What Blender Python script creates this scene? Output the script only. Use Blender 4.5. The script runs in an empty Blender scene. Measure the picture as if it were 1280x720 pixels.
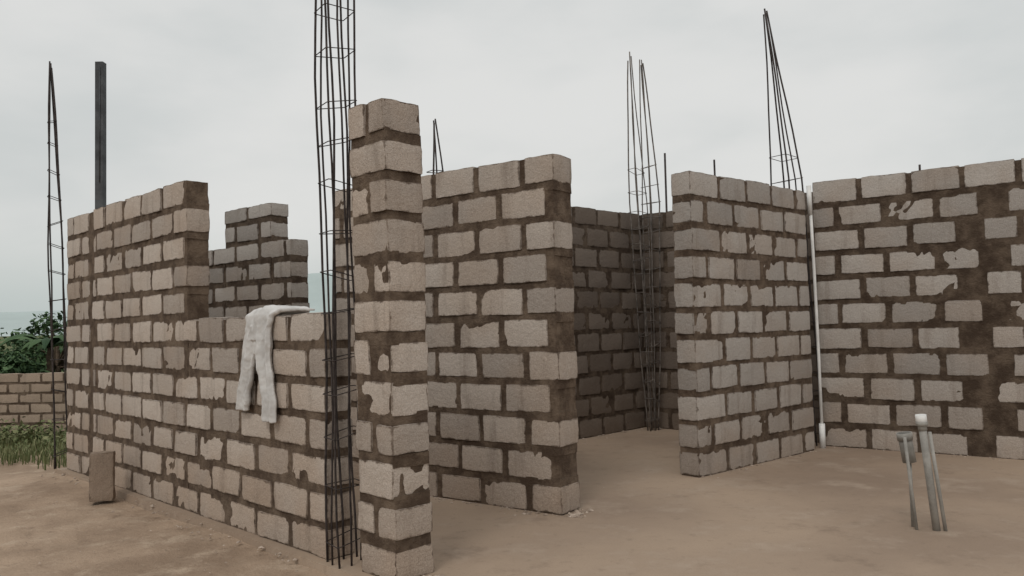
import bpy, math, random
from mathutils import Vector, noise, Matrix
random.seed(7)
scene = bpy.context.scene
scene.view_settings.view_transform = 'Standard'
scene.view_settings.look = 'None'
scene.view_settings.exposure = 0

# ------------------------------------------------------------------ helpers
class MB:
    def __init__(s):
        s.v=[]; s.f=[]; s.m=[]; s.a=[]; s.b=[]; s.sm=[]
    def face(s, idx, mat=0, a=None, b=None, smooth=False):
        s.f.append(idx); s.m.append(mat); s.sm.append(smooth)
        n=len(idx)
        s.a.extend(a if a else [(0,0,0)]*n)
        s.b.extend([b]*n if b else [(1,1,.5)]*n)
    def make(s, name, mats):
        me=bpy.data.meshes.new(name)
        me.from_pydata(s.v,[],s.f)
        me.polygons.foreach_set('material_index', s.m)
        me.polygons.foreach_set('use_smooth', s.sm)
        for nm,dat in (('la',s.a),('lb',s.b)):
            at=me.attributes.new(nm,'FLOAT_VECTOR','CORNER')
            flat=[c for t in dat for c in t]
            at.data.foreach_set('vector', flat)
        for m in mats: me.materials.append(m)
        me.update()
        ob=bpy.data.objects.new(name, me)
        scene.collection.objects.link(ob)
        return ob

def tube(mb, pts, r, sides=6, mat=0, closed=False, rnd=.5, cap=True):
    pts=[Vector(p) for p in pts]; n=len(pts); rings=[]
    for i,p in enumerate(pts):
        if closed: t=pts[(i+1)%n]-pts[i-1]
        else: t=pts[min(i+1,n-1)]-pts[max(i-1,0)]
        t.normalize()
        up=Vector((0,0,1)) if abs(t.z)<.8 else Vector((1,0,0))
        x=t.cross(up).normalized(); y=t.cross(x).normalized()
        rr=r[i] if isinstance(r,(list,tuple)) else r
        base=len(mb.v)
        for k in range(sides):
            a=2*math.pi*k/sides
            mb.v.append(tuple(p+x*math.cos(a)*rr+y*math.sin(a)*rr))
        rings.append(base)
    m=n if closed else n-1
    for i in range(m):
        a=rings[i]; b=rings[(i+1)%n]
        for k in range(sides):
            k2=(k+1)%sides
            mb.face((a+k,a+k2,b+k2,b+k),mat,None,(1,1,rnd),True)
    if cap and not closed:
        mb.face(tuple(rings[0]+k for k in range(sides))[::-1],mat,None,(1,1,rnd))
        mb.face(tuple(rings[-1]+k for k in range(sides)),mat,None,(1,1,rnd))

# ------------------------------------------------------------------ materials
def newmat(name):
    m=bpy.data.materials.new(name); m.use_nodes=True
    nt=m.node_tree; nt.nodes.clear()
    out=nt.nodes.new('ShaderNodeOutputMaterial'); b=nt.nodes.new('ShaderNodeBsdfPrincipled')
    nt.links.new(b.outputs[0],out.inputs[0])
    b.inputs['Specular IOR Level'].default_value=.2
    return m,nt,b
def N(nt,t,**k):
    n=nt.nodes.new(t)
    for a,v in k.items(): setattr(n,a,v)
    return n
def math_(nt,op,a,b=None,c=None):
    n=N(nt,'ShaderNodeMath',operation=op)
    for i,x in enumerate((a,b,c)):
        if x is None: continue
        if isinstance(x,(int,float)): n.inputs[i].default_value=x
        else: nt.links.new(x,n.inputs[i])
    return n.outputs[0]
def noise_(nt,scale,detail=4,rough=.6,vec=None):
    n=N(nt,'ShaderNodeTexNoise'); n.inputs['Scale'].default_value=scale
    n.inputs['Detail'].default_value=detail; n.inputs['Roughness'].default_value=rough
    if vec is None:
        g=N(nt,'ShaderNodeNewGeometry'); vec=g.outputs['Position']
    nt.links.new(vec,n.inputs['Vector'])
    return n.outputs['Fac']
def ramp(nt,fac,lo,hi,smooth=True):
    n=N(nt,'ShaderNodeMapRange'); n.interpolation_type='SMOOTHSTEP' if smooth else 'LINEAR'
    nt.links.new(fac,n.inputs['Value']); n.inputs['From Min'].default_value=lo; n.inputs['From Max'].default_value=hi
    return n.outputs['Result']
def mix(nt,fac,a,b,bt='MIX'):
    n=N(nt,'ShaderNodeMix',data_type='RGBA',blend_type=bt)
    if isinstance(fac,(int,float)): n.inputs[0].default_value=fac
    else: nt.links.new(fac,n.inputs[0])
    for i,x in ((6,a),(7,b)):
        if isinstance(x,tuple): n.inputs[i].default_value=(*x[:3],1)
        else: nt.links.new(x,n.inputs[i])
    return n.outputs[2]
def bump(nt,b,h,strength,dist):
    n=N(nt,'ShaderNodeBump'); n.inputs['Strength'].default_value=strength; n.inputs['Distance'].default_value=dist
    nt.links.new(h,n.inputs['Height']); nt.links.new(n.outputs[0],b.inputs['Normal'])

MORT_A=(.085,.058,.041); MORT_B=(.19,.14,.102)
def mortar_col(nt,k=1.0):
    f=ramp(nt,noise_(nt,6,3,.7),.35,.7)
    c=mix(nt,f,tuple(x*k for x in MORT_A),tuple(x*k for x in MORT_B))
    return c
def mortar_mat(name,k=1.0):
    m,nt,b=newmat(name)
    c=mortar_col(nt,k)
    nt.links.new(c,b.inputs['Base Color']); b.inputs['Roughness'].default_value=.95
    bump(nt,b,noise_(nt,45,4,.75),.9,.02)
    return m
def block_mat(name,ca,cb,k=1.0,km=1.0,smear=.011,dust=(.42,.32,.245)):
    m,nt,b=newmat(name)
    la=N(nt,'ShaderNodeAttribute',attribute_name='la'); lb=N(nt,'ShaderNodeAttribute',attribute_name='lb')
    sa=N(nt,'ShaderNodeSeparateXYZ'); sb=N(nt,'ShaderNodeSeparateXYZ')
    nt.links.new(la.outputs['Vector'],sa.inputs[0]); nt.links.new(lb.outputs['Vector'],sb.inputs[0])
    du=math_(nt,'SUBTRACT',sb.outputs[0],math_(nt,'ABSOLUTE',sa.outputs[0]))
    dv=math_(nt,'SUBTRACT',sb.outputs[1],math_(nt,'ABSOLUTE',sa.outputs[1]))
    e=math_(nt,'SMOOTH_MIN',du,dv,.02)
    n1=noise_(nt,12,4,.7)
    e2=math_(nt,'ADD',e,math_(nt,'MULTIPLY',math_(nt,'SUBTRACT',n1,.5),.062))
    fac=math_(nt,'SUBTRACT',1,ramp(nt,e2,-.004,smear))
    rnd=sb.outputs[2]
    col=mix(nt,rnd,tuple(x*k for x in ca),tuple(x*k for x in cb))
    # soil dust: patches, and more of it low down where rain splashes it up
    g=N(nt,'ShaderNodeNewGeometry'); sp=N(nt,'ShaderNodeSeparateXYZ'); nt.links.new(g.outputs['Position'],sp.inputs[0])
    low=math_(nt,'SUBTRACT',1,ramp(nt,math_(nt,'ADD',sp.outputs[2],math_(nt,'MULTIPLY',noise_(nt,3,3),.5)),.25,1.3))
    d=ramp(nt,noise_(nt,1.1,3,.6),.42,.66)
    dd=math_(nt,'MINIMUM',1,math_(nt,'ADD',math_(nt,'MULTIPLY',d,.5),math_(nt,'MULTIPLY',low,.5)))
    col=mix(nt,math_(nt,'MULTIPLY',dd,.8),col,tuple(x*k for x in dust))
    # damp streaks running down
    mp=N(nt,'ShaderNodeMapping'); mp.inputs['Scale'].default_value=(7,7,.9); nt.links.new(g.outputs['Position'],mp.inputs[0])
    st=ramp(nt,noise_(nt,1,4,.65,mp.outputs[0]),.50,.74)
    col=mix(nt,math_(nt,'MULTIPLY',st,.42),col,(.19*k,.15*k,.12*k))
    v=ramp(nt,noise_(nt,120,2,.7),.25,.75,False)
    col=mix(nt,1.0,col,mix(nt,v,(.74,.73,.72),(1.22,1.22,1.22)),'MULTIPLY')
    thin=ramp(nt,noise_(nt,33,3,.6),.3,.7)
    col=mix(nt,math_(nt,'MULTIPLY',fac,math_(nt,'ADD',.58,math_(nt,'MULTIPLY',thin,.38))),col,mortar_col(nt,km))
    nt.links.new(col,b.inputs['Base Color']); b.inputs['Roughness'].default_value=.95
    h=math_(nt,'ADD',noise_(nt,28,4,.7),math_(nt,'MULTIPLY',noise_(nt,160,2,.6),.35))
    bump(nt,b,h,.8,.013)
    return m
M_mort=mortar_mat('earth_mortar'); M_mort_d=mortar_mat('earth_mortar_dark',.75)  # darker mortar; in the room behind it also carries the painted shade
M_block=block_mat('sandcrete_block',(.53,.465,.41),(.33,.285,.25))
M_block_r=block_mat('sandcrete_block_grey',(.47,.43,.395),(.31,.28,.255),1,.85,dust=(.38,.30,.24))
M_block_d=block_mat('sandcrete_block_damp_shade',(.22,.18,.15),(.15,.12,.10),1,.6,dust=(.17,.13,.10))  # room behind: indoor shade put into the block colour, along with damp
M_fence=block_mat('fence_block',(.42,.33,.26),(.30,.235,.18),1,1.7,.006)

def simple(name,col,rough=.7,metal=0,nscale=8,var=.35,bs=.3,bd=.004):
    m,nt,b=newmat(name)
    f=noise_(nt,nscale,5,.65)
    c=mix(nt,ramp(nt,f,.3,.7),tuple(x*(1-var) for x in col),tuple(min(1,x*(1+var)) for x in col))
    nt.links.new(c,b.inputs['Base Color']); b.inputs['Roughness'].default_value=rough; b.inputs['Metallic'].default_value=metal
    if bs: bump(nt,b,noise_(nt,nscale*8,3,.6),bs,bd)
    return m
M_rebar=simple('rebar_steel',(.055,.045,.042),.65,.3,12,.5)
M_rebar2=simple('rebar_steel_dusty',(.15,.13,.115),.7,.1,10,.5)
M_pole=simple('pole_steel',(.075,.08,.085),.6,.2,6,.3)
M_pvc=simple('grey_pvc',(.30,.285,.26),.5,0,5,.3,.15)
M_pvcw=simple('white_pvc',(.74,.73,.71),.45,0,5,.12,.1)
M_cloth=simple('cotton_cloth',(.56,.545,.53),.95,0,6,.14,.5,.002)
M_trunk=simple('bark',(.09,.065,.045),.9,0,12,.4)

def leafmat(name,a,b_):
    m,nt,b=newmat(name)
    lb=N(nt,'ShaderNodeAttribute',attribute_name='lb'); sb=N(nt,'ShaderNodeSeparateXYZ'); nt.links.new(lb.outputs['Vector'],sb.inputs[0])
    c=mix(nt,sb.outputs[2],a,b_); nt.links.new(c,b.inputs['Base Color']); b.inputs['Roughness'].default_value=.7
    return m
M_leaf=leafmat('leaf_green',(.028,.058,.026),(.085,.14,.06))
M_weed=leafmat('weed_green',(.09,.12,.045),(.22,.215,.11))

# ------------------------------------------------------------------ block walls
def grid_face(mb, O, U, V, hu, hv, nu, nv, C, H, rad, seed, rnd, amp, fr, tilt):
    d,nn,org=fr[:3]; lean=fr[3] if len(fr)>3 else Vector((0,0,0))
    base=len(mb.v)
    for j in range(nv+1):
        for i in range(nu+1):
            u=-hu+2*hu*i/nu; v=-hv+2*hv*j/nv
            p=O+U*u+V*v
            q=Vector((max(C.x-H.x+rad,min(C.x+H.x-rad,p.x)),max(C.y-H.y+rad,min(C.y+H.y-rad,p.y)),max(C.z-H.z+rad,min(C.z+H.z-rad,p.z))))
            e=p-q
            if e.length>1e-6: p=q+e.normalized()*rad
            nz=noise.noise_vector(p*14+Vector((seed,0,0)))
            nz2=noise.noise_vector(p*5+Vector((0,seed,0)))
            rel=p-C
            p=p+nz*amp+nz2*amp*.8+Vector((0,rel.x*tilt[0]+rel.z*tilt[1],rel.x*tilt[2]))
            w=org+d*p.x-nn*p.y+lean*p.z
            mb.v.append((w.x,w.y,p.z))
    for j in range(nv):
        for i in range(nu):
            a=base+j*(nu+1)+i
            ids=(a,a+1,a+nu+2,a+nu+1)
            uv=[]
            for (ii,jj) in ((i,j),(i+1,j),(i+1,j+1),(i,j+1)):
                uv.append((-hu+2*hu*ii/nu,-hv+2*hv*jj/nv,0))
            mb.face(ids,0,uv,(hu,hv,rnd),True)

def block(mb, s0,s1,o0,o1,z0,z1,fr,rad=.012,amp=.0055,step=.05):
    C=Vector(((s0+s1)/2,(o0+o1)/2,(z0+z1)/2)); H=Vector(((s1-s0)/2,(o1-o0)/2,(z1-z0)/2))
    seed=random.random()*90; rnd=random.random()
    tilt=(random.uniform(-.018,.018),random.uniform(-.03,.03),random.uniform(-.016,.016))
    X,Y,Z=Vector((1,0,0)),Vector((0,1,0)),Vector((0,0,1))
    n=lambda l:max(2,int(round(2*l/step)))
    args=(C,H,min(rad,H.x*.6),seed,rnd,amp,fr,tilt)
    grid_face(mb,C-Y*H.y,X,Z,H.x,H.z,n(H.x),n(H.z),*args)
    grid_face(mb,C+Y*H.y,-X,Z,H.x,H.z,n(H.x),n(H.z),*args)
    grid_face(mb,C+X*H.x,Y,Z,H.y,H.z,n(H.y),n(H.z),*args)
    grid_face(mb,C-X*H.x,-Y,Z,H.y,H.z,n(H.y),n(H.z),*args)
    grid_face(mb,C+Z*H.z,X,Y,H.x,H.y,n(H.x),n(H.y),*args)

def core(mb,s0,s1,o0,o1,z0,z1,fr,amp=.006,step=.045,mat=1):
    d,nn,org=fr[:3]; lean=fr[3] if len(fr)>3 else Vector((0,0,0))
    def g(P,U,V,lu,lv):
        nu=max(1,int(lu/step)); nv=max(1,int(lv/step)); base=len(mb.v)
        for j in range(nv+1):
            for i in range(nu+1):
                p=P+U*(lu*i/nu)+V*(lv*j/nv)
                p=p+noise.noise_vector(p*16)*amp+noise.noise_vector(p*4)*amp
                w=org+d*p.x-nn*p.y+lean*p.z
                mb.v.append((w.x,w.y,p.z))
        for j in range(nv):
            for i in range(nu):
                a=base+j*(nu+1)+i
                mb.face((a,a+1,a+nu+2,a+nu+1),mat,None,None,True)
    X,Y,Z=Vector((1,0,0)),Vector((0,1,0)),Vector((0,0,1))
    ls,lo,lz=s1-s0,o1-o0,z1-z0
    g(Vector((s0,o0,z0)),X,Z,ls,lz); g(Vector((s1,o1,z0)),-X,Z,ls,lz)
    g(Vector((s1,o0,z0)),Y,Z,lo,lz); g(Vector((s0,o1,z0)),-Y,Z,lo,lz)
    g(Vector((s0,o0,z1)),X,Y,ls,lo)

def wall(name,p0,p1,thick,ch,profile,mats,joint=.046,L=.47,gaps=(),top_h=None,phase=0.,jit=.008,step=.05,rad=.012,lean=(0,0),gapmax=99):
    """front face runs from p0 to p1; body lies behind it. profile=[(s0,s1,ncourses)]"""
    p0=Vector((p0[0],p0[1],0)); p1=Vector((p1[0],p1[1],0))
    d=(p1-p0).normalized(); Len=(p1-p0).length
    nn=Vector((d.y,-d.x,0))
    fr=(d,nn,p0,Vector((lean[0],lean[1],0)))
    mb=MB()
    prof=[(a,(Len if b is None else b),n) for a,b,n in profile]
    maxn=max(n for _,_,n in prof)
    for i in range(maxn):
        ivs=[]
        for a,b,n in prof:
            if n>i:
                if ivs and abs(ivs[-1][1]-a)<1e-4: ivs[-1][1]=b
                else: ivs.append([a,b])
        z0=i*ch; hz=ch-joint
        if top_h and i==maxn-1: hz=top_h
        for a,b in ivs:
            core(mb,a+.014,b-.014,.010,thick-.010,z0-(.06 if i==0 else .01),z0+hz-.014,fr)
            nxt=[(x,y) for x,y,n in prof if n>i+1 and x<b and y>a]
            for x,y in nxt:
                core(mb,max(a,x)+.007,min(b,y)-.007,.009,thick-.009,z0+hz-.02,z0+ch+.01,fr)
            cuts=[]
            if i<gapmax:
              for (g0,g1,tooth) in gaps:
                t=tooth if i%2 else -tooth
                t2=random.uniform(-.03,.03)
                cuts.append((g0+t+t2-random.random()*tooth*.6,g1+t+t2+random.random()*tooth*.6))
            s=a-L*(0.5 if (i%2) else 0)-phase
            while s<b:
                e=s+L
                x0=max(s,a); x1=min(e,b)
                segs=[(x0,x1)]
                for c0,c1 in cuts:
                    ns=[]
                    for q0,q1 in segs:
                        if c1<=q0 or c0>=q1: ns.append((q0,q1))
                        else:
                            if c0-q0>.06: ns.append((q0,c0))
                            if q1-c1>.06: ns.append((c1,q1))
                    segs=ns
                for q0,q1 in segs:
                    jl=joint*.5 if q0>a+1e-3 else 0
                    jr=joint*.5 if q1<b-1e-3 else 0
                    if q1-q0-jl-jr<.06: continue
                    r=lambda k:random.uniform(-k,k)
                    oo=r(jit*.7)
                    zz=max(0,r(jit)+.003) if i==0 else r(jit)
                    block(mb,q0+jl+r(jit),q1-jr+r(jit),oo,thick+oo,z0+zz,z0+hz+r(jit),fr,rad=rad,step=step)
                s=e
    return mb.make(name,mats), fr, mb

mats=[M_block,M_mort]
A=(-4.85,8.70); B=(-1.19,5.07)
LenL=math.dist(A,B)
sStep=LenL*.60
wall('concrete_block_wall',A,B,.20,.2275,[(0,sStep,12),(sStep,None,7)],mats,gaps=[(.745,.82,0)],top_h=.205)
# pillar
wall('concrete_block_pillar',(-.945,4.83),(-.69,4.575),.275,.2352,[(0,None,12)],mats,L=.362,phase=0,top_h=.205,jit=.013,lean=(-.010,.0),step=.035)
# wall with free end, centre
wall('concrete_block_wall',(-1.69,7.60),(.335,6.09),.27,.2540,[(0,None,11)],mats,phase=.12,top_h=.220)
wall('concrete_block_wall',(1.68,7.41),(3.27,8.80),.22,.2625,[(0,None,11)],[M_block_r,M_mort],top_h=.225)
wall('concrete_block_wall',(3.455,9.09),(9.2,4.84),.22,.274,[(0,None,11)],[M_block_r,M_mort_d],gaps=[(1.60,1.74,.09)],L=.5,top_h=.245,joint=.055,gapmax=10)
# room behind
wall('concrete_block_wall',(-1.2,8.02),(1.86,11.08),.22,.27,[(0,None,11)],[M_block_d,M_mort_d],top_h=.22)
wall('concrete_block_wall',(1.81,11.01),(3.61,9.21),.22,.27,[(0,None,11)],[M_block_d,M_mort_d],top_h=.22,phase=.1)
# stepped wall behind the low wall
wall('concrete_block_wall',(-3.80,9.50),(-2.27,8.22),.22,.221,[(0,.72,11),(.72,1.64,13),(1.64,None,11)],[M_block_r,M_mort_d],top_h=.15)
# boundary fence
wall('boundary_wall',(-15,12.25),(-4.2,11.8),.15,.15,[(0,None,6)],[M_fence,M_mort],L=.34,joint=.026,step=.09,jit=.004,top_h=.13)

# ------------------------------------------------------------------ rebar cages
def cage(name,base,top,zmid,w,wb=None,nb=4,r=.008,stir=.25,mat=M_rebar,zs=(0,99),spread=.02,midshift=(0,0),wob_=.008):
    mb=MB(); wb=w if wb is None else wb
    corners=[(-1,-1),(1,-1),(1,1),(-1,1),(0,-1),(1,0),(0,1),(-1,0)][:nb]
    bx,by=base; tx,ty,tz=top
    ang=.6; ca,sa=math.cos(ang),math.sin(ang)
    mx=bx+(tx-bx)*zmid/tz+midshift[0]; my=by+(ty-by)*zmid/tz+midshift[1]
    def cen(z):
        if z<zmid:
            t=z/zmid; return (bx+(mx-bx)*t,by+(my-by)*t, wb+(w-wb)*t)
        t=(z-zmid)/(tz-zmid); return (mx+(tx-mx)*t,my+(ty-my)*t,w*(1-t)+spread*t)
    for k,(cx,cy) in enumerate(corners):
        pts=[]; zt=tz-random.uniform(0,.12); n=18
        ph=random.random()*6
        for i in range(n+1):
            z=-.03+(zt+.03)*i/n
            x,y,ww=cen(max(z,0))
            wob=wob_*math.sin(ph+z*2.1)+wob_*.4*math.sin(ph*3+z*5)
            pts.append((x+(cx*ca-cy*sa)*ww/2+wob,y+(cx*sa+cy*ca)*ww/2,z))
        tube(mb,pts,r*random.uniform(.85,1.1),6,0)
    z=.15
    while z<min(tz-.5,zs[1]):
        if z>zs[0]:
            x,y,ww=cen(z); hw=ww/2+r*1.6
            if ww>.05:
                tl=random.uniform(-.03,.03)
                pts=[(x+(cx*ca-cy*sa)*hw,y+(cx*sa+cy*ca)*hw,z+tl*cx) for cx,cy in ((-1,-1),(1,-1),(1,1),(-1,1))]
                P=[]
                for i in range(4):
                    a=Vector(pts[i]); b=Vector(pts[(i+1)%4])
                    for t in (.06,.5,.94): P.append(a.lerp(b,t))
                tube(mb,P,r*.45,5,0,True)
        z+=stir*random.uniform(.75,1.25)
    return mb.make(name,[mat])
cage('rebar_column',(-1.055,5.02),(-1.115,5.0,5.6),2.5,.175,nb=8,r=.0075,stir=.27,spread=.17,wob_=.012)
cage('rebar_column',(-4.98,8.86),(-5.13,8.86,4.54),2.3,.13,nb=4,r=.009,stir=.3)
cage('rebar_column',(1.80,10.66),(1.66,10.7,5.10),3.0,.17,wb=.07,nb=4,r=.009,mat=M_rebar2,stir=.24,zs=(0,3.6),midshift=(.0,0))
cage('rebar_column',(1.86,10.70),(1.82,10.7,5.02),3.0,.17,wb=.07,nb=4,r=.009,mat=M_rebar2,stir=.24,zs=(0,3.6),midshift=(.06,0))
cage('rebar_column',(3.33,9.18),(3.0,9.1,5.04),3.0,.24,nb=5,r=.009,stir=.24,zs=(0,3.4),midshift=(.05,0))
cage('rebar_column',(-.76,8.4),(-.80,8.5,3.72),3.0,.12,nb=3,r=.010,stir=.3)
def rod(x,y,z,r=.012,lean=0):
    mb=MB(); tube(mb,[(x,y,-.03),(x-lean*.5,y,z*.5),(x-lean,y,z)],r,6)
    mb.make('rebar_rod',[M_rebar])
rod(2.19,11.15,3.80,.015); rod(2.50,9.6,3.38,.012,.02); rod(4.65,9.0,3.15,.012)

# pole
mb=MB()
def boxm(mb,c,h,mat=0,rot=0):
    cx,cy,cz=c; b=len(mb.v); ca,sa=math.cos(rot),math.sin(rot)
    for sx,sy,sz in ((-1,-1,-1),(1,-1,-1),(1,1,-1),(-1,1,-1),(-1,-1,1),(1,-1,1),(1,1,1),(-1,1,1)):
        x,y=sx*h[0],sy*h[1]
        mb.v.append((cx+x*ca-y*sa,cy+x*sa+y*ca,cz+sz*h[2]))
    for f in ((0,3,2,1),(4,5,6,7),(0,1,5,4),(1,2,6,5),(2,3,7,6),(3,0,4,7)):
        mb.face(tuple(b+i for i in f),mat)
px,py=-4.22,8.20
for (dx,dy,hx,hy) in ((0,-.038,.040,.004),(-.036,.0,.004,.0335),(.036,.0,.004,.0335)):
    boxm(mb,(px+dx,py+dy,2.12),(hx,hy,2.14))
tube(mb,[(px+.01,py-.046,3.0),(px+.01,py-.046,4.2)],.006,6)
mb.make('steel_post',[M_pole])

# upright white tube that gives the slot between the walls its white line
mb=MB()
tube(mb,[(3.40,8.93,-.02),(3.395,8.93,1.0),(3.385,8.94,2.0),(3.37,8.95,2.93)],.017,12)
tube(mb,[(3.40,8.93,0),(3.40,8.93,.27)],.032,12)
tube(mb,[(3.37,8.95,2.60),(3.365,8.95,2.93)],.026,12)
mb.make('white_slot_tube',[M_pvcw])

# floor pipes
mb=MB()
def pipe(p0,p1,r,mat=0,rim=True):
    o=Vector((-.035,0,0))
    p0=Vector(p0)+o;p1=Vector(p1)+o
    tube(mb,[p0,p0.lerp(p1,.5),p1],r,14,mat,cap=True)
    if rim:
        dd=(p1-p0).normalized()
        tube(mb,[p1-dd*.05,p1],r*1.14,14,mat)
pipe((2.855,5.45,-.02),(2.785,5.45,.72),.025)
pipe((2.785,5.45,.715),(2.78,5.45,.775),.036,1,False)
pipe((2.785,5.45,.70),(2.785,5.45,.73),.038,0,False)
pipe((2.735,5.48,-.02),(2.68,5.48,.62),.011,0,False)
pipe((2.745,5.56,.44),(2.715,5.56,.64),.045)
pipe((2.75,5.56,-.02),(2.745,5.56,.45),.012,0,False)
pipe((2.905,5.43,-.02),(2.825,5.43,.66),.012,0,False)
mb.make('plumbing_pipe_stubs',[M_pvc,M_pvcw])

# standing loose block
mb=MB()
fr=(Vector((.93,.36,0)).normalized(),Vector((.36,-.93,0)).normalized(),Vector((-3.74,7.06,0)))
block(mb,0,.20,0,.15,-.03,.40,fr,rad=.02,amp=.008,step=.03)
mb.make('loose_concrete_block',[block_mat('loose_block',(.27,.21,.165),(.20,.155,.12),1,1.1),M_mort])

# ------------------------------------------------------------------ trousers hung over the low wall
def trousers():
    d=Vector((B[0]-A[0],B[1]-A[1],0)).normalized(); nn=Vector((d.y,-d.x,0))
    org=Vector((A[0],A[1],0))+d*(LenL*.842)
    ztop=7*.2275-.046+.006
    mb=MB()
    def P(a,o,z):
        w=org+d*a+nn*o; return Vector((w.x,w.y,z))
    def sweep(path,seed):
        rings=[];S=24
        n=len(path)
        dense=[]
        for i in range(n-1):
            for t in range(5):
                f=t/5; dense.append([path[i][k]*(1-f)+path[i+1][k]*f for k in range(5)])
        dense.append(path[-1])
        for i,(a,o,z,hw,th) in enumerate(dense):
            j0=dense[max(0,i-1)]; j1=dense[min(len(dense)-1,i+1)]
            tan=Vector((j1[0]-j0[0],j1[1]-j0[1],j1[2]-j0[2])).normalized()
            thd=Vector((1,0,0)).cross(tan)
            thd.normalize()
            b=len(mb.v)
            for k in range(S):
                an=2*math.pi*k/S
                c,s=math.cos(an),math.sin(an)
                fold=1+.6*math.sin(7*c+seed+i*.06)+.4*math.sin(13*c+seed*2+i*.12)
                x=a+hw*math.copysign(abs(c)**.75,c); tt=th*s*fold
                x+=.007*math.sin(i*.4+seed*3)+.006*math.sin(i*1.1+seed)
                mb.v.append(tuple(P(x,o+thd.y*tt,z+thd.z*tt)))
            rings.append(b)
        for i in range(len(rings)-1):
            for k in range(S):
                k2=(k+1)%S
                mb.face((rings[i]+k,rings[i]+k2,rings[i+1]+k2,rings[i+1]+k),0,None,None,True)
        mb.face(tuple(rings[0]+k for k in range(S))[::-1]); mb.face(tuple(rings[-1]+k for k in range(S)))
    zt=ztop+.025
    sweep([(.30,-.15,zt,.15,.016),(.20,-.07,zt+.008,.19,.020),(.08,.0,zt+.004,.20,.022),(.02,.028,zt-.03,.195,.022),(.0,.035,zt-.12,.17,.021),(-.01,.035,zt-.20,.15,.020)],.4)
    sweep([(-.05,.030,zt-.10,.10,.020),(-.10,.036,zt-.25,.098,.022),(-.155,.038,zt-.42,.090,.021),(-.20,.038,zt-.58,.088,.020),(-.225,.036,zt-.70,.092,.018)],1.3)
    sweep([(.07,.030,zt-.10,.105,.020),(.085,.038,zt-.25,.10,.023),(.115,.040,zt-.42,.097,.022),(.145,.038,zt-.58,.094,.021),(.165,.038,zt-.76,.098,.019)],2.6)
    ob=mb.make('trousers',[M_cloth])
    r=ob.modifiers.new('r','REMESH'); r.mode='VOXEL'; r.voxel_size=.006; r.use_smooth_shade=True
    s=ob.modifiers.new('s','SMOOTH'); s.iterations=1
    tx=bpy.data.textures.new('folds','CLOUDS'); tx.noise_scale=.08
    dm=ob.modifiers.new('d','DISPLACE'); dm.texture=tx; dm.strength=.018; dm.mid_level=.5; dm.texture_coords='GLOBAL'
trousers()

# ------------------------------------------------------------------ ground
def gmat():
    m,nt,b=newmat('sandy_soil')
    g=N(nt,'ShaderNodeNewGeometry')
    a=ramp(nt,noise_(nt,.7,5,.65),.35,.66)
    c=mix(nt,a,(.42,.31,.225),(.26,.185,.13))
    c=mix(nt,math_(nt,'MULTIPLY',ramp(nt,noise_(nt,2.5,5,.7),.50,.70),.75),c,(.47,.365,.275))
    c=mix(nt,math_(nt,'MULTIPLY',ramp(nt,noise_(nt,5.5,5,.7),.54,.72),.5),c,(.19,.135,.095))
    c=mix(nt,math_(nt,'MULTIPLY',ramp(nt,noise_(nt,60,2,.7),.55,.75),.35),c,(.16,.12,.09))
    s=N(nt,'ShaderNodeSeparateXYZ'); nt.links.new(g.outputs['Position'],s.inputs[0])
    far=ramp(nt,math_(nt,'ADD',s.outputs[1],math_(nt,'MULTIPLY',noise_(nt,.5,3),3)),11.0,13.5)
    green=mix(nt,noise_(nt,.15,4),(.07,.10,.035),(.16,.15,.075))
    c=mix(nt,far,c,green)
    nt.links.new(c,b.inputs['Base Color']); b.inputs['Roughness'].default_value=.95
    h=math_(nt,'ADD',noise_(nt,6,4,.65),math_(nt,'MULTIPLY',noise_(nt,60,3,.7),.2))
    bump(nt,b,h,.75,.035)
    return m
mb=MB()
def axis(lo,hi,fine_lo,fine_hi,st):
    xs=[]; x=fine_lo
    while x<=fine_hi: xs.append(x); x+=st
    k=st; x=xs[-1]
    while x<hi: k*=1.35; x+=k; xs.append(x)
    k=st; x=fine_lo; L=[]
    while x>lo: k*=1.35; x-=k; L.append(x)
    return L[::-1]+xs
xs=axis(-4000,4000,-9,6,.08); ys=axis(-4000,4000,2,12,.08)
nx=len(xs)
for y in ys:
    for x in xs:
        near=1 if (-12<x<10 and -1<y<15) else 0
        z=-.045+(noise.noise(Vector((x*.8,y*.8,0)))*.03+noise.noise(Vector((x*4,y*4,3)))*.014 if near else 0)
        z=min(z,-.012)
        mb.v.append((x,y,z))
for j in range(len(ys)-1):
    for i in range(nx-1):
        a=j*nx+i; mb.face((a,a+1,a+nx+1,a+nx),0,None,None,True)
mb.make('ground',[gmat()])

def fmat():
    m,nt,b=newmat('dusty_floor_concrete')
    a=ramp(nt,noise_(nt,.45,4,.55),.35,.66)
    c=mix(nt,a,(.38,.285,.21),(.265,.195,.145))
    c=mix(nt,math_(nt,'MULTIPLY',ramp(nt,noise_(nt,1.8,5,.65),.48,.72),.6),c,(.43,.34,.265))
    c=mix(nt,math_(nt,'MULTIPLY',ramp(nt,noise_(nt,1.3,6,.72),.54,.70),.5),c,(.18,.13,.095))
    c=mix(nt,math_(nt,'MULTIPLY',ramp(nt,noise_(nt,9,4,.7),.56,.70),.35),c,(.20,.15,.11))
    c=mix(nt,math_(nt,'MULTIPLY',ramp(nt,noise_(nt,90,2,.7),.52,.75),.3),c,(.16,.12,.09))
    nt.links.new(c,b.inputs['Base Color'])
    nt.links.new(math_(nt,'ADD',.55,math_(nt,'MULTIPLY',noise_(nt,1.2,3),.4)),b.inputs['Roughness'])
    h=math_(nt,'ADD',noise_(nt,3,4,.6),math_(nt,'MULTIPLY',noise_(nt,90,2,.7),.08))
    bump(nt,b,h,.55,.018)
    return m
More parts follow.
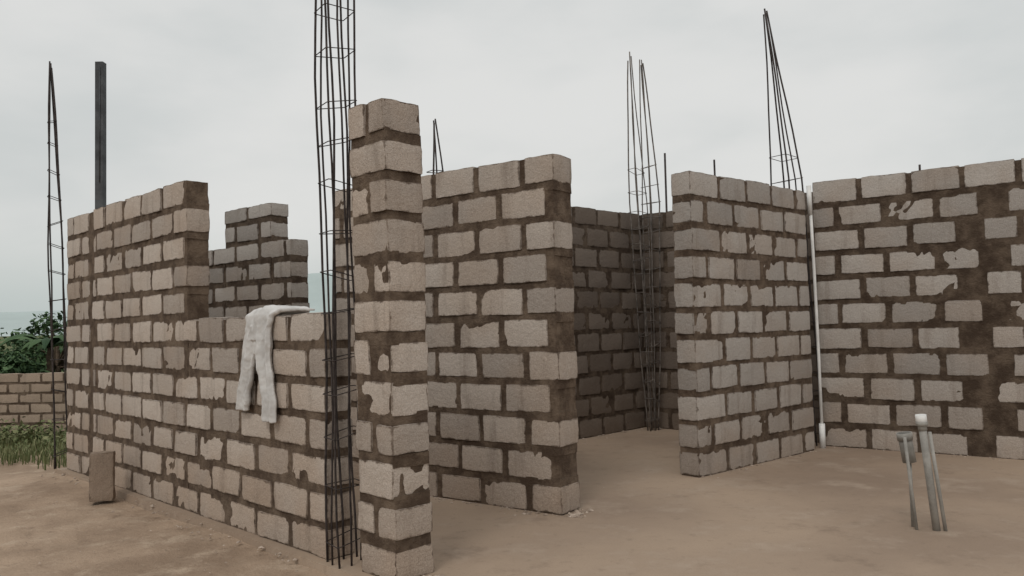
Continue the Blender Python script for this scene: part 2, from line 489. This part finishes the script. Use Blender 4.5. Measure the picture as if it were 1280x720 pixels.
d=Vector((.7100,-.7042,0)); e=Vector((.7042,.7100,0)); o=Vector((A[0],A[1],0))
mb=MB()
def pt(a,b,z): w=o+d*a+e*b; return (w.x,w.y,z)
ns=120; mlen=15
edge=[]
for i in range(ns+1):
    a=-.1+mlen*i/ns; k=-.07+.02*noise.noise(Vector((a*4,0,0)))+.008*noise.noise(Vector((a*20,0,0)))
    edge.append((a,k))
for (a,k) in edge:
    mb.v.append(pt(a,k,0)); mb.v.append(pt(a,k-.015,-.1)); mb.v.append(pt(a,9.5,0))
for i in range(ns):
    q=i*3; mb.face((q,q+3,q+5,q+2),0); mb.face((q+1,q+4,q+3,q),0)
mb.make('concrete_floor',[fmat()])

# rubble and mortar droppings along walls
mb=MB()
def clod(x,y,z,s):
    import math as m
    b=len(mb.v); vs=[(0,0,1),(0,0,-.5)]+[(m.cos(a),m.sin(a),.15*((k%2)*2-1)) for k,a in enumerate([i*m.pi/3 for i in range(6)])]
    rt=random.random()*6; ca,sa=m.cos(rt),m.sin(rt)
    for v in vs:
        j=random.uniform(.6,1.15); vx,vy,vz=v[0]*j*1.2,v[1]*j*.85,v[2]*j*.6
        mb.v.append((x+s*(vx*ca-vy*sa),y+s*(vx*sa+vy*ca),z+s*vz+s*.1))
    r=random.random()
    for k in range(6):
        k2=(k+1)%6
        mb.face((b,b+2+k,b+2+k2),0,None,(1,1,r)); mb.face((b+1,b+2+k2,b+2+k),0,None,(1,1,r))
def line(p,q,n,side,z,spread=.12,smax=.02):
    p=Vector((*p,0)); q=Vector((*q,0)); dd=(q-p).normalized(); nn=Vector((dd.y,-dd.x,0))*side
    for _ in range(n):
        w=p.lerp(q,random.random())+nn*(abs(random.gauss(0,spread))+.0)
        clod(w.x,w.y,z,random.uniform(.004,smax)*(1 if random.random()<.9 else 1.8))
line(A,B,170,1,-.02,.14,.015); line((-1.69,7.6),(.335,6.09),120,1,0,.06,.018); line((1.68,7.43),(3.27,8.8),90,1,0,.05,.015)
line((3.53,9.04),(9.2,4.84),200,1,0,.06,.015); line((.335,6.09),(.5,6.3),60,1,0,.06,.022); line((-.685,4.57),(-.49,4.76),40,1,0,.05)
line((-1.2,8.02),(1.78,11.0),90,1,0,.1)
for _ in range(90): clod(random.uniform(-5.5,-1.2),random.uniform(4.2,8),-.03,random.uniform(.003,.011))
for _ in range(190): clod(random.gauss(-2.80,.18),random.gauss(4.72,.07),-.03,random.uniform(.006,.024))
for _ in range(50): clod(random.uniform(-.4,5),random.uniform(4.3,9),0,random.uniform(.002,.006))
mm,nt,b_=newmat('rubble'); lb=N(nt,'ShaderNodeAttribute',attribute_name='lb'); sb=N(nt,'ShaderNodeSeparateXYZ'); nt.links.new(lb.outputs['Vector'],sb.inputs[0])
nt.links.new(mix(nt,sb.outputs[2],(.22,.165,.125),(.48,.39,.32)),b_.inputs['Base Color']); b_.inputs['Roughness'].default_value=.95
mb.make('rubble',[mm])

# ------------------------------------------------------------------ vegetation
def leaf(mb,c,s,mat=0):
    dx=Vector((random.gauss(0,1),random.gauss(0,1),random.gauss(0,.7))).normalized()
    up=Vector((random.gauss(0,.6),random.gauss(0,.6),1)).normalized(); sd=dx.cross(up).normalized()
    b=len(mb.v); L=s*random.uniform(.7,1.4); w=L*.28
    mb.v+= [tuple(c-dx*L*.5),tuple(c+sd*w-up*w*.2),tuple(c+dx*L*.5-up*L*.15),tuple(c-sd*w-up*w*.2)]
    mb.face((b,b+1,b+2,b+3),mat,None,(1,1,random.random()))
def bush(name,cx,cy,R,H,n,s,trunk=True):
    mb=MB()
    if trunk:
        tube(mb,[(cx,cy,-.1),(cx+.05,cy,H*.3),(cx,cy+.05,H*.6)],[.09,.07,.04],8,1)
    cl=[]
    for k in range(16):
        a=random.random()*6.28; rr=R*math.sqrt(random.random())*.85; z=H*random.uniform(.2,.93)*(1-.4*(rr/R)**2)
        c=Vector((cx+rr*math.cos(a),cy+rr*math.sin(a),z)); cl.append((c,R*random.uniform(.16,.36)))
        if trunk: tube(mb,[(cx,cy,H*.3),tuple(Vector((cx,cy,H*.45)).lerp(c,.5)),tuple(c)],[.04,.025,.01],5,1)
    for c,r in cl:
        for _ in range(n//16):
            v=Vector((random.gauss(0,1),random.gauss(0,1),random.gauss(0,.8))).normalized()*r*random.random()**.4
            leaf(mb,c+v,s)
    mb.make(name,[M_leaf,M_trunk])
for (x,y,R,H) in ((-11.4,20,1.4,2.0),(-14.2,22,1.7,1.4),(-17.5,22,2.2,1.1),(-10.2,20.5,1.2,2.1),(-16.5,28,2.2,1.3),(-12.4,26,1.6,2.1),(-9,24,2,1.9),(-12.6,17,1.0,1.0),(-10.4,16.5,.9,1.1)):
    bush('shrub_tree',x,y,R,H,2200,.15)
mb=MB(); cx,cy=-10.2,17.6
tube(mb,[(cx,cy,-.1),(cx,cy,.8),(cx+.03,cy,1.20)],[.10,.08,.04],8,1)
for k in range(17):
    a=k*2.4; L=random.uniform(.8,1.2); lift=random.uniform(.35,.85)
    prev=None; r=random.random()
    for i in range(9):
        t=i/8; x=cx+math.cos(a)*L*t; y=cy+math.sin(a)*L*t; z=1.15+lift*t*1.6-1.35*t*t*lift*1.2
        w=(.10*math.sin(math.pi*min(1,t*.92+.08))+.005)*random.uniform(.7,1.15)
        sd=Vector((-math.sin(a),math.cos(a),0))*w
        b=len(mb.v); mb.v+=[(x+sd.x,y+sd.y,z-w*.5),(x,y,z),(x-sd.x,y-sd.y,z-w*.5)]
        if prev is not None:
            mb.face((prev,prev+1,b+1,b),0,None,(1,1,r)); mb.face((prev+1,prev+2,b+2,b+1),0,None,(1,1,r))
        prev=b
mb.make('banana_plant',[M_leaf,M_trunk])
# weeds
mb=MB()
def blade(x,y,h):
    a=random.random()*6.28; w=.005+h*.025; lx,ly=math.cos(a)*h*.8*random.random(),math.sin(a)*h*.8*random.random()
    b=len(mb.v); px,py=-math.sin(a)*w,math.cos(a)*w
    mb.v+=[(x-px,y-py,-.05),(x+px,y+py,-.05),(x+lx*.4+px*.7,y+ly*.4+py*.7,h*.6),(x+lx*.4-px*.7,y+ly*.4-py*.7,h*.6),(x+lx,y+ly,h)]
    r=random.random(); mb.face((b,b+1,b+2,b+3),0,None,(1,1,r)); mb.face((b+3,b+2,b+4),0,None,(1,1,r))
for _ in range(11000):
    x=random.uniform(-9.5,-4.9); y=random.uniform(8.9,11.7)
    dens=noise.noise(Vector((x*1.1,y*1.1,5)))+(y-9.8)*.45
    if dens>random.uniform(-.3,.5): blade(x,y,random.uniform(.03,.11))
for _ in range(9000):
    blade(random.uniform(-24,-6),random.uniform(12.5,20),random.uniform(.15,.5))
for _ in range(3200):
    x=random.uniform(-9.5,-5.2); k=.5+noise.noise(Vector((x*2,0,9)))
    c=Vector((x,random.gauss(11.1,.35),random.uniform(0,.28*k+.02))); leaf(mb,c,.07)
mb.make('weeds',[M_weed])

# hills (ridge on the horizon, distance haze put into its colour)
mb=MB(); n=160
for i in range(n+1):
    a=math.radians(-75+150*i/n)
    for (R,k) in ((1900,0),(2100,.5),(2350,1)):
        h=75+70*noise.noise(Vector((a*2.3,1.7,0)))+22*noise.noise(Vector((a*9,4,0)))+75*math.exp(-((math.degrees(a)+14)/7)**2)
        mb.v.append((R*math.sin(a),R*math.cos(a),max(20,h)*k-3))
for i in range(n):
    for j in range(2):
        q=i*3+j; mb.face((q,q+3,q+4,q+1),0,None,None,True)
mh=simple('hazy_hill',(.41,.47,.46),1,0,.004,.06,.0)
mb.make('hills',[mh])

# ------------------------------------------------------------------ world + sun
w=bpy.data.worlds.new('World'); scene.world=w; w.use_nodes=True
nt=w.node_tree; nt.nodes.clear()
out=N(nt,'ShaderNodeOutputWorld'); bg=N(nt,'ShaderNodeBackground'); nt.links.new(bg.outputs[0],out.inputs[0])
sky=N(nt,'ShaderNodeTexSky'); sky.sky_type='NISHITA'; sky.sun_disc=False
sky.sun_elevation=math.radians(50); sky.sun_rotation=math.radians(200); sky.dust_density=4; sky.air_density=1.5
tc=N(nt,'ShaderNodeTexCoord')
mp=N(nt,'ShaderNodeMapping'); mp.inputs['Scale'].default_value=(1,1,2.4); nt.links.new(tc.outputs['Generated'],mp.inputs[0])
c1=noise_(nt,2.6,5,.5,mp.outputs[0]); c2=noise_(nt,.9,3,.5,mp.outputs[0])
cl=math_(nt,'ADD',math_(nt,'MULTIPLY',c1,.6),math_(nt,'MULTIPLY',c2,.4))
f=ramp(nt,cl,.38,.62)
col=mix(nt,f,(6.0,6.25,6.2),(7.5,7.5,7.35))
s=N(nt,'ShaderNodeSeparateXYZ'); nt.links.new(tc.outputs['Generated'],s.inputs[0])
z=ramp(nt,s.outputs[2],.40,1.0)
g=math_(nt,'ADD',1.0,math_(nt,'MULTIPLY',z,.4))
vm=N(nt,'ShaderNodeVectorMath',operation='SCALE'); nt.links.new(col,vm.inputs[0]); nt.links.new(g,vm.inputs['Scale'])
hz=math_(nt,'SUBTRACT',1,ramp(nt,s.outputs[2],.0,.15))
lf=math_(nt,'SUBTRACT',1,ramp(nt,s.outputs[0],-.6,.1))
col=mix(nt,math_(nt,'MULTIPLY',hz,math_(nt,'ADD',.25,math_(nt,'MULTIPLY',lf,.6))),vm.outputs[0],(4.7,5.35,5.2))
col=mix(nt,.95,sky.outputs[0],col)
nt.links.new(col,bg.inputs[0]); bg.inputs[1].default_value=.1

sd=bpy.data.lights.new('sun','SUN'); sd.energy=.8; sd.angle=math.radians(18); sd.color=(1,.96,.9)
so=bpy.data.objects.new('sun',sd); scene.collection.objects.link(so)
az=math.radians(200); el=math.radians(50)
dirv=Vector((math.sin(az)*math.cos(el),math.cos(az)*math.cos(el),math.sin(el)))
so.rotation_euler=dirv.to_track_quat('Z','Y').to_euler()

# ------------------------------------------------------------------ camera
cd=bpy.data.cameras.new('camera'); co=bpy.data.objects.new('camera',cd); scene.collection.objects.link(co)
cd.lens=28.125; cd.sensor_width=36; cd.clip_end=9000; cd.clip_start=.05
M=Matrix.Rotation(math.radians(90+2.58),4,'X')@Matrix.Rotation(math.radians(-1.3),4,'Z')
co.matrix_world=Matrix.Translation((0,0,1.45))@M
scene.camera=co
